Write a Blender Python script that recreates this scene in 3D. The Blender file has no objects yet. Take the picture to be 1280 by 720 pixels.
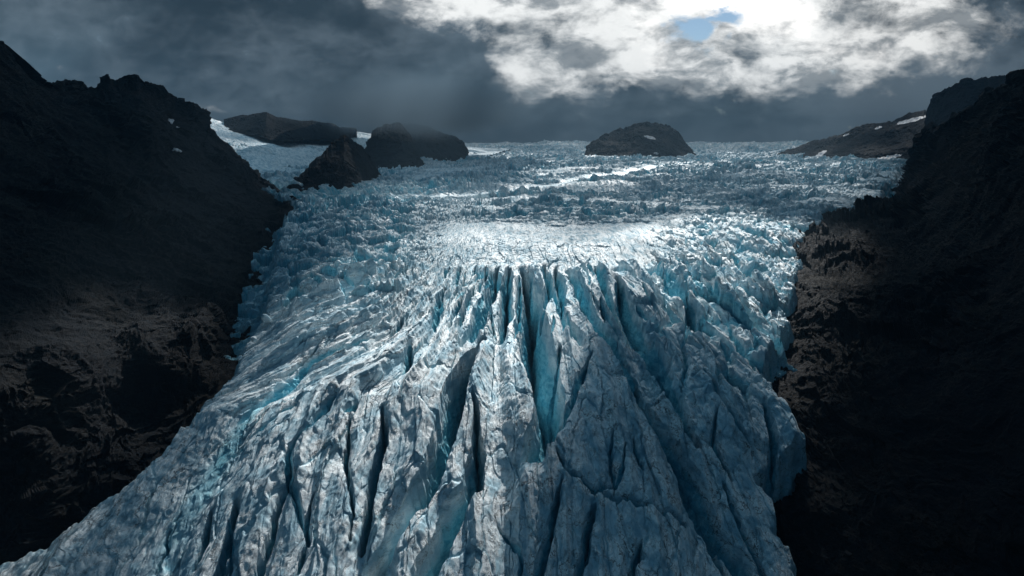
import bpy, math, time
import numpy as np
T0 = time.time()
Q = 1.0            # mesh density factor
R = math.radians
sc = bpy.context.scene
C = sc.collection

# ------------------------------------------------------------------ camera
F = 853.0 / 1280.0
PITCH = 12.2
cam_d = bpy.data.cameras.new('camera')
cam_d.sensor_width = 36.0
cam_d.lens = 36.0 * F
cam_d.clip_start = 1.0
cam_d.clip_end = 60000.0
cam = bpy.data.objects.new('camera', cam_d)
C.objects.link(cam)
cam.location = (0, 0, 0)
cam.rotation_euler = (R(90 - PITCH), 0, 0)
sc.camera = cam
CP, SP = math.cos(R(PITCH)), math.sin(R(PITCH))

def ray(px, py):
    """world direction through a point of the 1280x720 photograph, scaled to y = 1"""
    a = (px - 640.0) / 853.0
    b = (360.0 - py) / 853.0
    y = CP + b * SP
    z = -SP + b * CP
    return a / y, z / y

def W(px, py, Y):
    a, e = ray(px, py)
    return (a * Y, float(Y), e * Y)

# ------------------------------------------------------------------ render settings
sc.render.engine = 'CYCLES'
sc.cycles.use_denoising = True
sc.cycles.max_bounces = 5
sc.cycles.diffuse_bounces = 3
sc.cycles.glossy_bounces = 2
sc.cycles.transmission_bounces = 2
sc.cycles.volume_bounces = 0
sc.cycles.transparent_max_bounces = 4
sc.cycles.sample_clamp_indirect = 4.0
sc.cycles.sample_clamp_direct = 0.0
sc.view_settings.view_transform = 'Standard'
sc.view_settings.look = 'None'
sc.view_settings.exposure = 0.66
sc.view_settings.gamma = 1.0
sc.view_settings.use_curve_mapping = False

# ------------------------------------------------------------------ light
SUN_EL, SUN_AZ = 39.0, 13.0
SUN_DIR = (math.sin(R(SUN_AZ)) * math.cos(R(SUN_EL)), math.cos(R(SUN_AZ)) * math.cos(R(SUN_EL)), math.sin(R(SUN_EL)))
sun_d = bpy.data.lights.new('sun', 'SUN')
sun_d.energy = 5.0
sun_d.angle = R(0.7)
sun_d.color = (1.0, 0.97, 0.93)
sun = bpy.data.objects.new('sun', sun_d)
C.objects.link(sun)
sun.rotation_euler = (R(-(90 - SUN_EL)), 0, R(-SUN_AZ))
sun.rotation_euler = (R(90 - SUN_EL), 0, R(180 - SUN_AZ))

# node helper
class N:
    def __init__(s, tree):
        s.t = tree
    def new(s, ty, **kw):
        n = s.t.nodes.new(ty)
        for k, v in kw.items():
            setattr(n, k, v)
        return n
    def set(s, sock, v):
        if hasattr(v, 'is_linked') or isinstance(v, bpy.types.NodeSocket):
            s.t.links.new(v, sock)
        elif v is not None:
            sock.default_value = v
    def m(s, op, a, b=None, c=None, clamp=False):
        n = s.new('ShaderNodeMath', operation=op, use_clamp=clamp)
        s.set(n.inputs[0], a)
        if b is not None: s.set(n.inputs[1], b)
        if c is not None: s.set(n.inputs[2], c)
        return n.outputs[0]
    def mix(s, f, a, b, mode='MIX'):
        n = s.new('ShaderNodeMix', data_type='RGBA', blend_type=mode)
        s.set(n.inputs[0], f)
        for q, v in ((6, a), (7, b)):
            if isinstance(v, tuple) and len(v) == 3: v = v + (1,)
            s.set(n.inputs[q], v)
        return n.outputs[2]
    def sstep(s, v, lo, hi, a=0.0, b=1.0):
        n = s.new('ShaderNodeMapRange', interpolation_type='SMOOTHSTEP')
        s.set(n.inputs[0], v)
        n.inputs[1].default_value = lo; n.inputs[2].default_value = hi
        n.inputs[3].default_value = a; n.inputs[4].default_value = b
        return n.outputs[0]
    def lin(s, v, lo, hi, a=0.0, b=1.0):
        n = s.new('ShaderNodeMapRange')
        s.set(n.inputs[0], v)
        n.inputs[1].default_value = lo; n.inputs[2].default_value = hi
        n.inputs[3].default_value = a; n.inputs[4].default_value = b
        return n.outputs[0]
    def noise(s, vec, scale, detail=6, rough=0.55, dist=0.0, ty='FBM', lac=2.0):
        n = s.new('ShaderNodeTexNoise', noise_type=ty)
        s.set(n.inputs['Vector'], vec)
        n.inputs['Scale'].default_value = scale
        n.inputs['Detail'].default_value = detail
        n.inputs['Roughness'].default_value = rough
        n.inputs['Lacunarity'].default_value = lac
        n.inputs['Distortion'].default_value = dist
        return n.outputs[0]
    def xyz(s, x, y, z):
        n = s.new('ShaderNodeCombineXYZ')
        s.set(n.inputs[0], x); s.set(n.inputs[1], y); s.set(n.inputs[2], z)
        return n.outputs[0]

# ------------------------------------------------------------------ sky
world = bpy.data.worlds.new('World')
sc.world = world
world.use_nodes = True
world.cycles.sampling_method = 'MANUAL'
world.cycles.sample_map_resolution = 1024
nt = world.node_tree
nt.nodes.clear()
n = N(nt)
out = n.new('ShaderNodeOutputWorld')
sky = n.new('ShaderNodeTexSky', sky_type='NISHITA')
sky.sun_disc = False
sky.sun_elevation = R(SUN_EL)
sky.sun_rotation = R(SUN_AZ)
sky.altitude = 600
sky.air_density = 1.0
sky.dust_density = 0.0
sky.ozone_density = 2.0
bg_sky = n.new('ShaderNodeBackground')
nt.links.new(sky.outputs[0], bg_sky.inputs[0])
bg_sky.inputs[1].default_value = 0.05
tc = n.new('ShaderNodeTexCoord')
sep = n.new('ShaderNodeSeparateXYZ')
nt.links.new(tc.outputs['Generated'], sep.inputs[0])
dy = n.m('MAXIMUM', sep.outputs[1], 0.12)
sa = n.m('DIVIDE', sep.outputs[0], dy)
se = n.m('DIVIDE', sep.outputs[2], dy)
# direction on the cloud ceiling: flattens towards the horizon
cvec = n.xyz(sa, n.m('MULTIPLY', se, 1.75), 0.0)
warp = n.noise(cvec, 5.0, 6, 0.6)
warp2 = n.noise(n.xyz(n.m('ADD', sa, 7.3), n.m('MULTIPLY', se, 1.75), 2.0), 5.0, 6, 0.6)
wa = n.m('ADD', sa, n.m('MULTIPLY', n.m('SUBTRACT', warp, 0.5), 0.22))
we = n.m('ADD', se, n.m('MULTIPLY', n.m('SUBTRACT', warp2, 0.5), 0.10))
def blob(px, py, rx, ry, amp, A=wa, E=we):
    a0, e0 = ray(px, py)
    a1, _ = ray(px + rx, py); _, e1 = ray(px, py - ry)
    u = n.m('DIVIDE', n.m('SUBTRACT', A, a0), a1 - a0)
    v = n.m('DIVIDE', n.m('SUBTRACT', E, e0), e1 - e0)
    r2 = n.m('ADD', n.m('MULTIPLY', u, u), n.m('MULTIPLY', v, v))
    return n.m('MULTIPLY', n.m('EXPONENT', n.m('MULTIPLY', r2, -1.0)), amp)
B = None
for b in ((940, 15, 150, 42, 1.0), (900, 88, 130, 28, .8), (750, 75, 105, 40, .85), (645, 88, 45, 38, .55),
          (1060, 78, 90, 26, .75), (1140, 60, 90, 32, .62), (1000, 30, 60, 40, .5), (700, 5, 130, 38, .7), (570, 8, 90, 30, .62), (490, 0, 80, 24, .45), (1190, 25, 90, 42, .5),
          (262, 137, 52, 12, .40), (72, 84, 36, 16, .34), (950, -90, 300, 80, 1.2), (815, 45, 40, 30, .4)):
    s_ = blob(*b)
    B = s_ if B is None else n.m('ADD', B, s_)
puff = n.noise(cvec, 8.5, 14, 0.66, 0.25)
puff2 = n.noise(n.xyz(n.m('ADD', sa, 3.1), n.m('MULTIPLY', se, 2.0), 5.0), 3.2, 8, 0.55, 0.2)
puff3 = n.noise(n.xyz(n.m('ADD', sa, 1.7), n.m('MULTIPLY', se, 2.2), 3.0), 10.0, 12, 0.6, 0.3)
det = n.noise(n.xyz(sa, n.m('MULTIPLY', se, 1.5), 9.0), 26.0, 10, 0.6, 0.3)
v = n.m('ADD', B, n.m('MULTIPLY', n.m('SUBTRACT', puff, 0.5), 2.0))
v = n.m('ADD', v, n.m('MULTIPLY', n.m('SUBTRACT', det, 0.5), n.sstep(B, 0.0, 0.6, 0.2, 1.0)))
lit = n.sstep(v, 0.28, 1.05)
base = n.mix(n.sstep(n.m('ADD', puff2, n.m('MULTIPLY', n.m('SUBTRACT', det, .5), .3)), 0.38, 0.66), (0.017, 0.030, 0.043), (0.072, 0.098, 0.122))
# paler band low over the icefield
lowband = blob(700, 190, 900, 28, 0.35, sa, se)
base = n.mix(lowband, base, (0.042, 0.064, 0.088))
greyp = n.sstep(n.m('ADD', puff3, n.m('MULTIPLY', n.m('SUBTRACT', det, 0.5), .4)), 0.43, 0.62)
white = n.mix(greyp, (0.66, 0.67, 0.665), (0.19, 0.21, 0.225))
cloudc = n.mix(lit, base, white)
lit2 = n.sstep(n.m('ADD', v, n.m('MULTIPLY', blob(925, 20, 120, 40, 1.0), .8)), 1.15, 2.0)
cloudc = n.mix(lit2, cloudc, (1.05, 1.03, 1.0))
# overhead and behind the camera the ceiling is thinner and evenly grey blue
high = n.sstep(se, 0.215, 0.34)
back = n.sstep(sep.outputs[1], -0.1, 0.6, 1.0, 0.0)
veil = n.mix(back, (0.15, 0.33, 0.46), (0.010, 0.032, 0.055))
cloudc = n.mix(n.m('MAXIMUM', high, n.sstep(sep.outputs[1], 0.12, 0.5, 1.0, 0.0)), cloudc, veil)
bg_cl = n.new('ShaderNodeBackground')
nt.links.new(cloudc, bg_cl.inputs[0])
bg_cl.inputs[1].default_value = 1.0
hole = n.m('MAXIMUM', blob(856, 46, 40, 17, 1.0), blob(900, 30, 44, 11, .9))
hole = n.sstep(n.m('ADD', hole, n.m('MULTIPLY', n.m('SUBTRACT', det, 0.5), 1.6)), 0.22, 0.78)
cover = n.m('SUBTRACT', 1.0, hole)
mixs = n.new('ShaderNodeMixShader')
nt.links.new(cover, mixs.inputs[0])
nt.links.new(bg_sky.outputs[0], mixs.inputs[1])
nt.links.new(bg_cl.outputs[0], mixs.inputs[2])
nt.links.new(mixs.outputs[0], out.inputs[0])

# ------------------------------------------------------------------ numeric noise
f32 = np.float32
_rs = np.random.RandomState(7)
_ang = _rs.rand(512) * 2 * np.pi
G2 = np.stack([np.cos(_ang), np.sin(_ang)], 1).astype(f32)
_g = _rs.randn(512, 3); _g /= np.linalg.norm(_g, axis=1)[:, None]
G3 = _g.astype(f32)
RND = _rs.rand(4096, 4).astype(f32)

def hsh(ix, iy, iz, seed):
    h = (ix.astype(np.uint32) * np.uint32(374761393)) ^ (iy.astype(np.uint32) * np.uint32(668265263))
    if iz is not None:
        h = h ^ (iz.astype(np.uint32) * np.uint32(2147483647))
    h = h ^ np.uint32((seed * 974711 + 12345) & 0xffffffff)
    h = (h ^ (h >> np.uint32(13))) * np.uint32(1274126177)
    return h ^ (h >> np.uint32(16))

def gn2(x, y, seed=0):
    x = np.asarray(x, f32); y = np.asarray(y, f32)
    xi = np.floor(x); yi = np.floor(y)
    fx = x - xi; fy = y - yi
    xi = xi.astype(np.int32); yi = yi.astype(np.int32)
    u = fx * fx * fx * (fx * (fx * 6 - 15) + 10); v = fy * fy * fy * (fy * (fy * 6 - 15) + 10)
    def c(dx, dy):
        g = G2[hsh(xi + dx, yi + dy, None, seed) & np.uint32(511)]
        return g[..., 0] * (fx - dx) + g[..., 1] * (fy - dy)
    a = c(0, 0); a += u * (c(1, 0) - a)
    b = c(0, 1); b += u * (c(1, 1) - b)
    return (a + v * (b - a)) * 1.5

def gn3(x, y, z, seed=0):
    x = np.asarray(x, f32); y = np.asarray(y, f32); z = np.asarray(z, f32)
    xi = np.floor(x); yi = np.floor(y); zi = np.floor(z)
    fx = x - xi; fy = y - yi; fz = z - zi
    xi = xi.astype(np.int32); yi = yi.astype(np.int32); zi = zi.astype(np.int32)
    u = fx * fx * (3 - 2 * fx); v = fy * fy * (3 - 2 * fy); w = fz * fz * (3 - 2 * fz)
    def c(dx, dy, dz):
        g = G3[hsh(xi + dx, yi + dy, zi + dz, seed) & np.uint32(511)]
        return g[..., 0] * (fx - dx) + g[..., 1] * (fy - dy) + g[..., 2] * (fz - dz)
    def pl(dz):
        a = c(0, 0, dz); a += u * (c(1, 0, dz) - a)
        b = c(0, 1, dz); b += u * (c(1, 1, dz) - b)
        return a + v * (b - a)
    p = pl(0)
    return (p + w * (pl(1) - p)) * 1.4

def fbm2(x, y, o=5, seed=0, gain=0.5, ridged=False):
    r = 0; a = 1.0; t = 0.0
    for i in range(o):
        q = gn2(x, y, seed + i)
        if ridged: q = 1 - 2 * np.abs(q)
        r = r + q * a; t += a; a *= gain
        x, y = x * 2.03 * 0.8 - y * 2.03 * 0.6 + 3.7, x * 2.03 * 0.6 + y * 2.03 * 0.8 + 1.3
    return r / t * (1.4 if not ridged else 1.0)

def fbm2a(x, y, o=5, seed=0, gain=0.5, ridged=False):      # keeps its axes, for grain along the flow
    r = 0; a = 1.0; t = 0.0
    for i in range(o):
        q = gn2(x + 5.1 * i, y + 2.7 * i, seed + i)
        if ridged: q = 1 - 2 * np.abs(q)
        r = r + q * a; t += a; a *= gain
        x = x * 2.07; y = y * 2.07
    return r / t * (1.4 if not ridged else 1.0)

def fbm3(x, y, z, o=5, seed=0, gain=0.5, ridged=False):
    r = 0; a = 1.0; t = 0.0
    for i in range(o):
        q = gn3(x, y, z, seed + i)
        if ridged: q = 1 - 2 * np.abs(q)
        r = r + q * a; t += a; a *= gain
        x = x * 2.03 + 1.7; y = y * 2.03 + 4.1; z = z * 2.03 + 9.2
    return r / t * (1.4 if not ridged else 1.0)

def cells2(x, y, seed=0, tilt=1.0, jit=0.9):
    """broken-block relief: every cell a tilted facet; returns height, gap to the next cell"""
    x = np.asarray(x, f32); y = np.asarray(y, f32)
    xi = np.floor(x).astype(np.int32); yi = np.floor(y).astype(np.int32)
    b1 = np.full(x.shape, 9, f32); b2 = np.full(x.shape, 9, f32); hh = np.zeros(x.shape, f32)
    for dx in (-1, 0, 1):
        for dy in (-1, 0, 1):
            h = hsh(xi + dx, yi + dy, None, seed) & np.uint32(4095)
            r = RND[h]
            px = xi + dx + 0.5 + (r[..., 0] - 0.5) * jit - x
            py = yi + dy + 0.5 + (r[..., 1] - 0.5) * jit - y
            d = px * px + py * py
            hv = (r[..., 2] - 0.5) * 2 - ((r[..., 3] - 0.5) * px + (((r[..., 2] * 7.31) % 1.0) - 0.5) * py) * 2.2 * tilt
            nb = d < b1
            b2 = np.where(nb, b1, np.minimum(b2, d))
            hh = np.where(nb, hv, hh); b1 = np.where(nb, d, b1)
    return hh, np.sqrt(b2) - np.sqrt(b1)

def cells3(x, y, z, seed=0, tilt=1.0):
    x = np.asarray(x, f32); y = np.asarray(y, f32); z = np.asarray(z, f32)
    xi = np.floor(x).astype(np.int32); yi = np.floor(y).astype(np.int32); zi = np.floor(z).astype(np.int32)
    b1 = np.full(x.shape, 9, f32); b2 = np.full(x.shape, 9, f32); hh = np.zeros(x.shape, f32)
    for dx in (-1, 0, 1):
        for dy in (-1, 0, 1):
            for dz in (-1, 0, 1):
                h = hsh(xi + dx, yi + dy, zi + dz, seed) & np.uint32(4095)
                r = RND[h]
                px = xi + dx + r[..., 0] - x; py = yi + dy + r[..., 1] - y; pz = zi + dz + r[..., 2] - z
                d = px * px + py * py + pz * pz
                hv = (r[..., 3] - 0.5) * 2 - ((r[..., 0] - 0.5) * px + (r[..., 1] - 0.5) * py + (r[..., 2] - 0.5) * pz) * 2.0 * tilt
                nb = d < b1
                b2 = np.where(nb, b1, np.minimum(b2, d))
                hh = np.where(nb, hv, hh); b1 = np.where(nb, d, b1)
    return hh, np.sqrt(b2) - np.sqrt(b1)

def ss(v, lo, hi):
    t = np.clip((v - lo) / (hi - lo), 0, 1)
    return t * t * (3 - 2 * t)

# ------------------------------------------------------------------ mesh helpers
def grid_mesh(name, P, mat, attrs=None, keep=None, smooth=False):
    """P: rows x cols x 3 -> one mesh object"""
    nr, nc = P.shape[:2]
    idx = np.arange(nr * nc, dtype=np.int32).reshape(nr, nc)
    q = np.stack([idx[:-1, :-1], idx[:-1, 1:], idx[1:, 1:], idx[1:, :-1]], -1).reshape(-1, 4)
    if keep is not None:
        q = q[keep.reshape(-1)]
        used = np.unique(q)
        remap = np.zeros(nr * nc, np.int32); remap[used] = np.arange(len(used), dtype=np.int32)
        q = remap[q]
    V = P.reshape(-1, 3).astype(f32)
    if keep is not None: V = V[used]
    me = bpy.data.meshes.new(name)
    me.vertices.add(len(V)); me.vertices.foreach_set('co', V.ravel())
    nf = len(q)
    me.loops.add(nf * 4); me.loops.foreach_set('vertex_index', q.ravel().astype(np.int32))
    me.polygons.add(nf)
    me.polygons.foreach_set('loop_start', np.arange(0, nf * 4, 4, dtype=np.int32))
    me.update(calc_edges=True)
    me.polygons.foreach_set('use_smooth', np.full(nf, smooth))
    if attrs:
        for k, a in attrs.items():
            at = me.attributes.new(k, 'FLOAT', 'POINT')
            a = a.reshape(-1).astype(f32)
            if keep is not None: a = a[used]
            at.data.foreach_set('value', np.ascontiguousarray(a))
    me.materials.append(mat)
    o = bpy.data.objects.new(name, me)
    C.objects.link(o)
    return o

def tag(o, label=None, cat=None, group=None, kind=None):
    if label: o['label'] = label
    if cat: o['category'] = cat
    if group: o['group'] = group
    if kind: o['kind'] = kind
    return o

# ------------------------------------------------------------------ materials
def new_mat(name):
    m = bpy.data.materials.new(name)
    m.use_nodes = True
    m.node_tree.nodes.clear()
    n = N(m.node_tree)
    o = n.new('ShaderNodeOutputMaterial')
    b = n.new('ShaderNodeBsdfPrincipled')
    m.node_tree.links.new(b.outputs[0], o.inputs[0])
    return m, n, b

def make_ice():
    m, n, b = new_mat('glacier_ice')
    geo = n.new('ShaderNodeNewGeometry')
    pos = geo.outputs['Position']
    def att(k):
        a = n.new('ShaderNodeAttribute', attribute_name=k); return a.outputs['Fac']
    cut = att('cut'); dirt_shade = att('dirt_shade'); flow = att('flow')
    sp = n.new('ShaderNodeSeparateXYZ'); n.t.links.new(pos, sp.inputs[0])
    # grain drawn out along the flow
    gvec = n.xyz(n.m('MULTIPLY', flow, 1.0), n.m('MULTIPLY', sp.outputs[1], 0.25), n.m('MULTIPLY', sp.outputs[2], 0.7))
    grain = n.noise(gvec, 0.5, 9, 0.68, 0.5)
    fine = n.noise(pos, 1.8, 9, 0.72, 0.2)
    mid = n.noise(gvec, 0.16, 8, 0.62, 0.6)
    big = n.noise(pos, 0.018, 5, 0.55)
    snow = n.mix(n.sstep(mid, .38, .60), (0.31, 0.49, 0.58), (0.80, 0.86, 0.88))
    blue = n.mix(n.sstep(grain, .38, .62), (0.09, 0.38, 0.50), (0.28, 0.62, 0.72))
    wall = n.sstep(n.m('ADD', cut, n.m('MULTIPLY', n.m('SUBTRACT', mid, .5), .9)), 0.25, 0.7)
    c = n.mix(wall, snow, blue)
    # grit and ash lying in the surface, with some shade painted in
    grit = n.sstep(n.m('ADD', n.m('MULTIPLY', grain, 0.6), n.m('MULTIPLY', fine, 0.4)), 0.49, 0.62)
    dm = n.sstep(n.m('ADD', dirt_shade, n.m('MULTIPLY', n.m('SUBTRACT', big, .5), 1.4)), 0.05, 0.9, 0.12, 1.0)
    c = n.mix(n.m('MULTIPLY', grit, n.m('MULTIPLY', dm, .62)), c, (0.045, 0.065, 0.078))
    # hairline fractures packed with grit
    dvec = n.new('ShaderNodeVectorMath', operation='ADD')
    n.t.links.new(gvec, dvec.inputs[0])
    dn = n.new('ShaderNodeTexNoise'); dn.inputs['Scale'].default_value = 0.35; dn.inputs['Detail'].default_value = 5
    n.t.links.new(pos, dn.inputs['Vector'])
    dsc = n.new('ShaderNodeVectorMath', operation='SCALE'); n.t.links.new(dn.outputs['Color'], dsc.inputs[0]); dsc.inputs['Scale'].default_value = 5.0
    n.t.links.new(dsc.outputs[0], dvec.inputs[1])
    lines = None
    for scl, wd, am in ((0.11, 0.028, 0.9), (0.33, 0.04, 0.55)):
        vo = n.new('ShaderNodeTexVoronoi', feature='DISTANCE_TO_EDGE')
        n.t.links.new(dvec.outputs[0], vo.inputs['Vector']); vo.inputs['Scale'].default_value = scl
        l_ = n.m('MULTIPLY', n.sstep(vo.outputs['Distance'], 0.0, wd, 1.0, 0.0), am)
        lines = l_ if lines is None else n.m('MAXIMUM', lines, l_)
    lines = n.m('MULTIPLY', lines, n.m('MULTIPLY', n.sstep(mid, .42, .56), n.m('MULTIPLY', dm, n.sstep(sp.outputs[1], 450.0, 900.0, 1.0, 0.25))))
    c = n.mix(lines, c, (0.02, 0.035, 0.045))
    n.set(b.inputs['Base Color'], c)
    n.set(b.inputs['Roughness'], n.mix(n.sstep(big, .40, .58), (0.75, .75, .75), n.mix(n.sstep(fine, .4, .6), (0.30, .3, .3), (.6, .6, .6))))
    b.inputs['Specular IOR Level'].default_value = 0.3
    bp = n.new('ShaderNodeBump')
    h = n.m('ADD', n.m('MULTIPLY', fine, 0.9), n.m('ADD', n.m('MULTIPLY', grain, 1.1), n.m('MULTIPLY', lines, -0.5)))
    n.set(bp.inputs['Height'], h)
    bp.inputs['Distance'].default_value = 0.45
    bp.inputs['Strength'].default_value = 0.8
    n.set(b.inputs['Normal'], bp.outputs[0])
    return m

def make_rock(name, lo, hi, warm, moss=0.0, scale=1.0, spec=0.5, r0=0.35, r1=0.8):
    m, n, b = new_mat(name)
    geo = n.new('ShaderNodeNewGeometry')
    pos = geo.outputs['Position']
    mp = n.new('ShaderNodeMapping'); mp.inputs['Rotation'].default_value = (0.5, 0.35, 0.2)
    mp.inputs['Scale'].default_value = (0.5 * scale, 0.5 * scale, 1.6 * scale)
    n.t.links.new(pos, mp.inputs[0])
    st = n.noise(mp.outputs[0], 0.35, 10, 0.68, 0.6)
    fine = n.noise(pos, 1.3 * scale, 8, 0.72, 0.2)
    big = n.noise(pos, 0.02 * scale, 6, 0.6, 0.3)
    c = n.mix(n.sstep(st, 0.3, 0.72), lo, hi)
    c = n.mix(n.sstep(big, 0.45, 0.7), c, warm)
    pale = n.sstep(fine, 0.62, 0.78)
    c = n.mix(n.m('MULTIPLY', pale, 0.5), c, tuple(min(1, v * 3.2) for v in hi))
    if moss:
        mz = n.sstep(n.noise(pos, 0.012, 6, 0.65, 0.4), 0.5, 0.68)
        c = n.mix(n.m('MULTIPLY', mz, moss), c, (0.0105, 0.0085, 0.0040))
    n.set(b.inputs['Base Color'], c)
    n.set(b.inputs['Roughness'], n.lin(st, 0.3, 0.7, r0, r1))
    b.inputs['Specular IOR Level'].default_value = spec
    bp = n.new('ShaderNodeBump')
    n.set(bp.inputs['Height'], n.m('ADD', n.m('MULTIPLY', st, 2.2), fine))
    bp.inputs['Distance'].default_value = 0.9
    bp.inputs['Strength'].default_value = 1.0
    n.set(b.inputs['Normal'], bp.outputs[0])
    return m

def make_snow():
    m, n, b = new_mat('old_snow')
    geo = n.new('ShaderNodeNewGeometry')
    f = n.noise(geo.outputs['Position'], 0.25, 8, 0.65)
    n.set(b.inputs['Base Color'], n.mix(n.sstep(f, .35, .7), (0.62, 0.64, 0.68), (0.30, 0.31, 0.33)))
    b.inputs['Roughness'].default_value = 0.6
    bp = n.new('ShaderNodeBump'); n.set(bp.inputs['Height'], f); bp.inputs['Distance'].default_value = 1.0
    n.set(b.inputs['Normal'], bp.outputs[0])
    return m

def make_cloud():
    m, n, b = new_mat('shade_cloud_vapour')
    b.inputs['Base Color'].default_value = (0.8, 0.8, 0.82, 1)
    b.inputs['Roughness'].default_value = 1.0
    b.inputs['Specular IOR Level'].default_value = 0.0
    tr = n.new('ShaderNodeBsdfTranslucent'); tr.inputs[0].default_value = (0.80, 0.88, 0.93, 1)
    mx = n.new('ShaderNodeMixShader'); mx.inputs[0].default_value = 0.25
    n.t.links.new(b.outputs[0], mx.inputs[1]); n.t.links.new(tr.outputs[0], mx.inputs[2])
    o = [k for k in n.t.nodes if k.type == 'OUTPUT_MATERIAL'][0]
    at = n.new('ShaderNodeAttribute', attribute_name='thin')
    tp = n.new('ShaderNodeBsdfTransparent'); m2 = n.new('ShaderNodeMixShader')
    n.t.links.new(at.outputs['Fac'], m2.inputs[0]); n.t.links.new(mx.outputs[0], m2.inputs[1]); n.t.links.new(tp.outputs[0], m2.inputs[2])
    n.t.links.new(m2.outputs[0], o.inputs[0])
    return m

ICE = make_ice()
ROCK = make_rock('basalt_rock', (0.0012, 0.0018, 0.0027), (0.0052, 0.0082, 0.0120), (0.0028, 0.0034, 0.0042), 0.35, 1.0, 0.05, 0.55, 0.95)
FARROCK = make_rock('distant_rock', (0.0015, 0.003, 0.0045), (0.005, 0.0085, 0.012), (0.0035, 0.005, 0.0065), 0.0, 0.3, 0.05, 0.7, 0.95)
HAZYROCK = make_rock('haze_paled_rock', (0.012, 0.015, 0.018), (0.030, 0.034, 0.038), (0.02, 0.02, 0.02), 0.0, 0.3, 0.1, 0.7, 0.95)  # raised albedo paints haze into the colour of the right cliff block
SNOW = make_snow()
CLOUD = make_cloud()

# ------------------------------------------------------------------ glacier long profile and margins
PROF = np.array([(100, -330), (180, -268), (286, -203), (330, -176), (380, -152), (440, -138), (520, -126), (600, -117), (750, -108),
                 (1040, -99), (1470, -90), (2080, -80), (3300, -70), (5000, -62), (9000, -60), (14000, -60)], float)
def prof(Y):
    return np.interp(Y, PROF[:, 0], PROF[:, 1])

def hit(px, py):
    a, e = ray(px, py)
    Y = np.geomspace(120, 13000, 6000)
    k = np.argmax(e * Y < prof(Y))
    return a * Y[k], Y[k], e * Y[k]

RM_px = [(1030, 790), (1015, 745), (1000, 712), (975, 650), (958, 590), (985, 560), (1015, 545), (1000, 525), (975, 490), (962, 455), (975, 420), (992, 385), (998, 350),
         (1003, 320), (1018, 290), (1032, 266), (1075, 256), (1100, 247), (1120, 225), (1131, 206)]
LM_px = [(-160, 770), (-60, 712), (0, 688), (80, 640), (140, 602), (175, 560), (210, 525), (262, 480), (285, 445), (300, 415), (325, 385), (332, 350), (340, 315), (345, 290), (355, 268), (368, 252)]
RM = np.array([hit(*p) for p in RM_px]); LM = np.array([hit(*p) for p in LM_px])
RM = RM[np.argsort(RM[:, 1])]; LM = LM[np.argsort(LM[:, 1])]
def xr(Y): return np.interp(Y, np.r_[100, RM[:, 1], RM[-1, 1] + 300, 14000], np.r_[RM[0, 0] + 10, RM[:, 0], RM[-1, 0] + 700, 14000])
def xl(Y): return np.interp(Y, np.r_[100, LM[:, 1], LM[-1, 1] + 60, LM[-1, 1] + 500, 14000], np.r_[LM[0, 0] - 60, LM[:, 0], LM[-1, 0] - 60, LM[-1, 0] - 1000, -14000])
print('margins', RM[:, 1].round(), LM[:, 1].round())

def rows(lo, hi):
    Y = [lo]
    while Y[-1] < hi:
        y = Y[-1]
        k = 0.0013 if y < 420 else 0.0013 + 0.0012 * min(1, (y - 420) / 500)
        if y > 1500: k = 0.004
        if y > 5000: k = 0.012
        Y.append(y * (1 + k / Q))
    return np.array(Y)

Yr = rows(185.0, 13000.0)
NCOL = int(1900 * Q)
uu = np.linspace(0, 1, NCOL)
edge_out = 26 + np.clip(Yr - 1000, 0, None) * 0.05
L = np.maximum(xl(Yr) - edge_out, -1.15 * Yr - 60); Rr = np.minimum(xr(Yr) + edge_out, 1.15 * Yr + 60)
X = (L[:, None] + (Rr - L)[:, None] * uu[None, :]).astype(f32)
Y = np.repeat(Yr[:, None], NCOL, 1).astype(f32)
print('ice grid', X.shape, time.time() - T0)

# wobble of everything traced, so that no edge is straight
wx = fbm2(X / 26, Y / 40, 4, 11) * 2.8 + gn2(X / 3.1, Y / 3.1, 15) * 0.5
wy = fbm2(X / 26 + 50, Y / 30, 4, 21) * 3.0
far = ss(Y, 1000, 2200)
Xw = X + wx; Yw = Y + wy
# fan coordinate: constant along a streamline of the ice
fan = 1 + 0.42 * ss(620 - Y, 0, 340) * np.where(X < 0, 1.25, 0.75)
q = Xw / fan - 0.62 * np.clip(Yw - 385, 0, 260) * ss(-Xw, 25, 120)

H = prof(Y).astype(f32)
# smooth the profile kinks with broad swells
H += fbm2(X / 130, Y / 170, 3, 31) * 5.0 * (1 + 1.2 * far)
# broad shoulder on the right of the upper fall
H += 14 * np.exp(-(((X - 420) / 420) ** 2 + ((Y - 1750) / 420) ** 2))
H -= 5 * np.exp(-(((X + 60) / 240) ** 2 + ((Y - 1250) / 200) ** 2))

cut = np.zeros_like(H)      # how far below the old surface: fresh blue ice

def seg_dist(x, y, pts, wid):
    """distance to a polyline divided by its local half-width; also parameter along"""
    best = np.full(x.shape, 99, f32)
    tl = 0
    P = np.array(pts); Ls = np.hypot(*(P[1:, :2] - P[:-1, :2]).T); T = Ls.sum()
    for i in range(len(P) - 1):
        ax, ay = P[i, :2]; bx, by = P[i + 1, :2]
        vx, vy = bx - ax, by - ay
        t = np.clip(((x - ax) * vx + (y - ay) * vy) / (vx * vx + vy * vy), 0, 1)
        d = np.hypot(x - ax - t * vx, y - ay - t * vy)
        g = (tl + t * Ls[i]) / T
        w = np.interp(g, wid[0], wid[1])
        best = np.minimum(best, d / w)
        tl += Ls[i]
    return best

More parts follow.
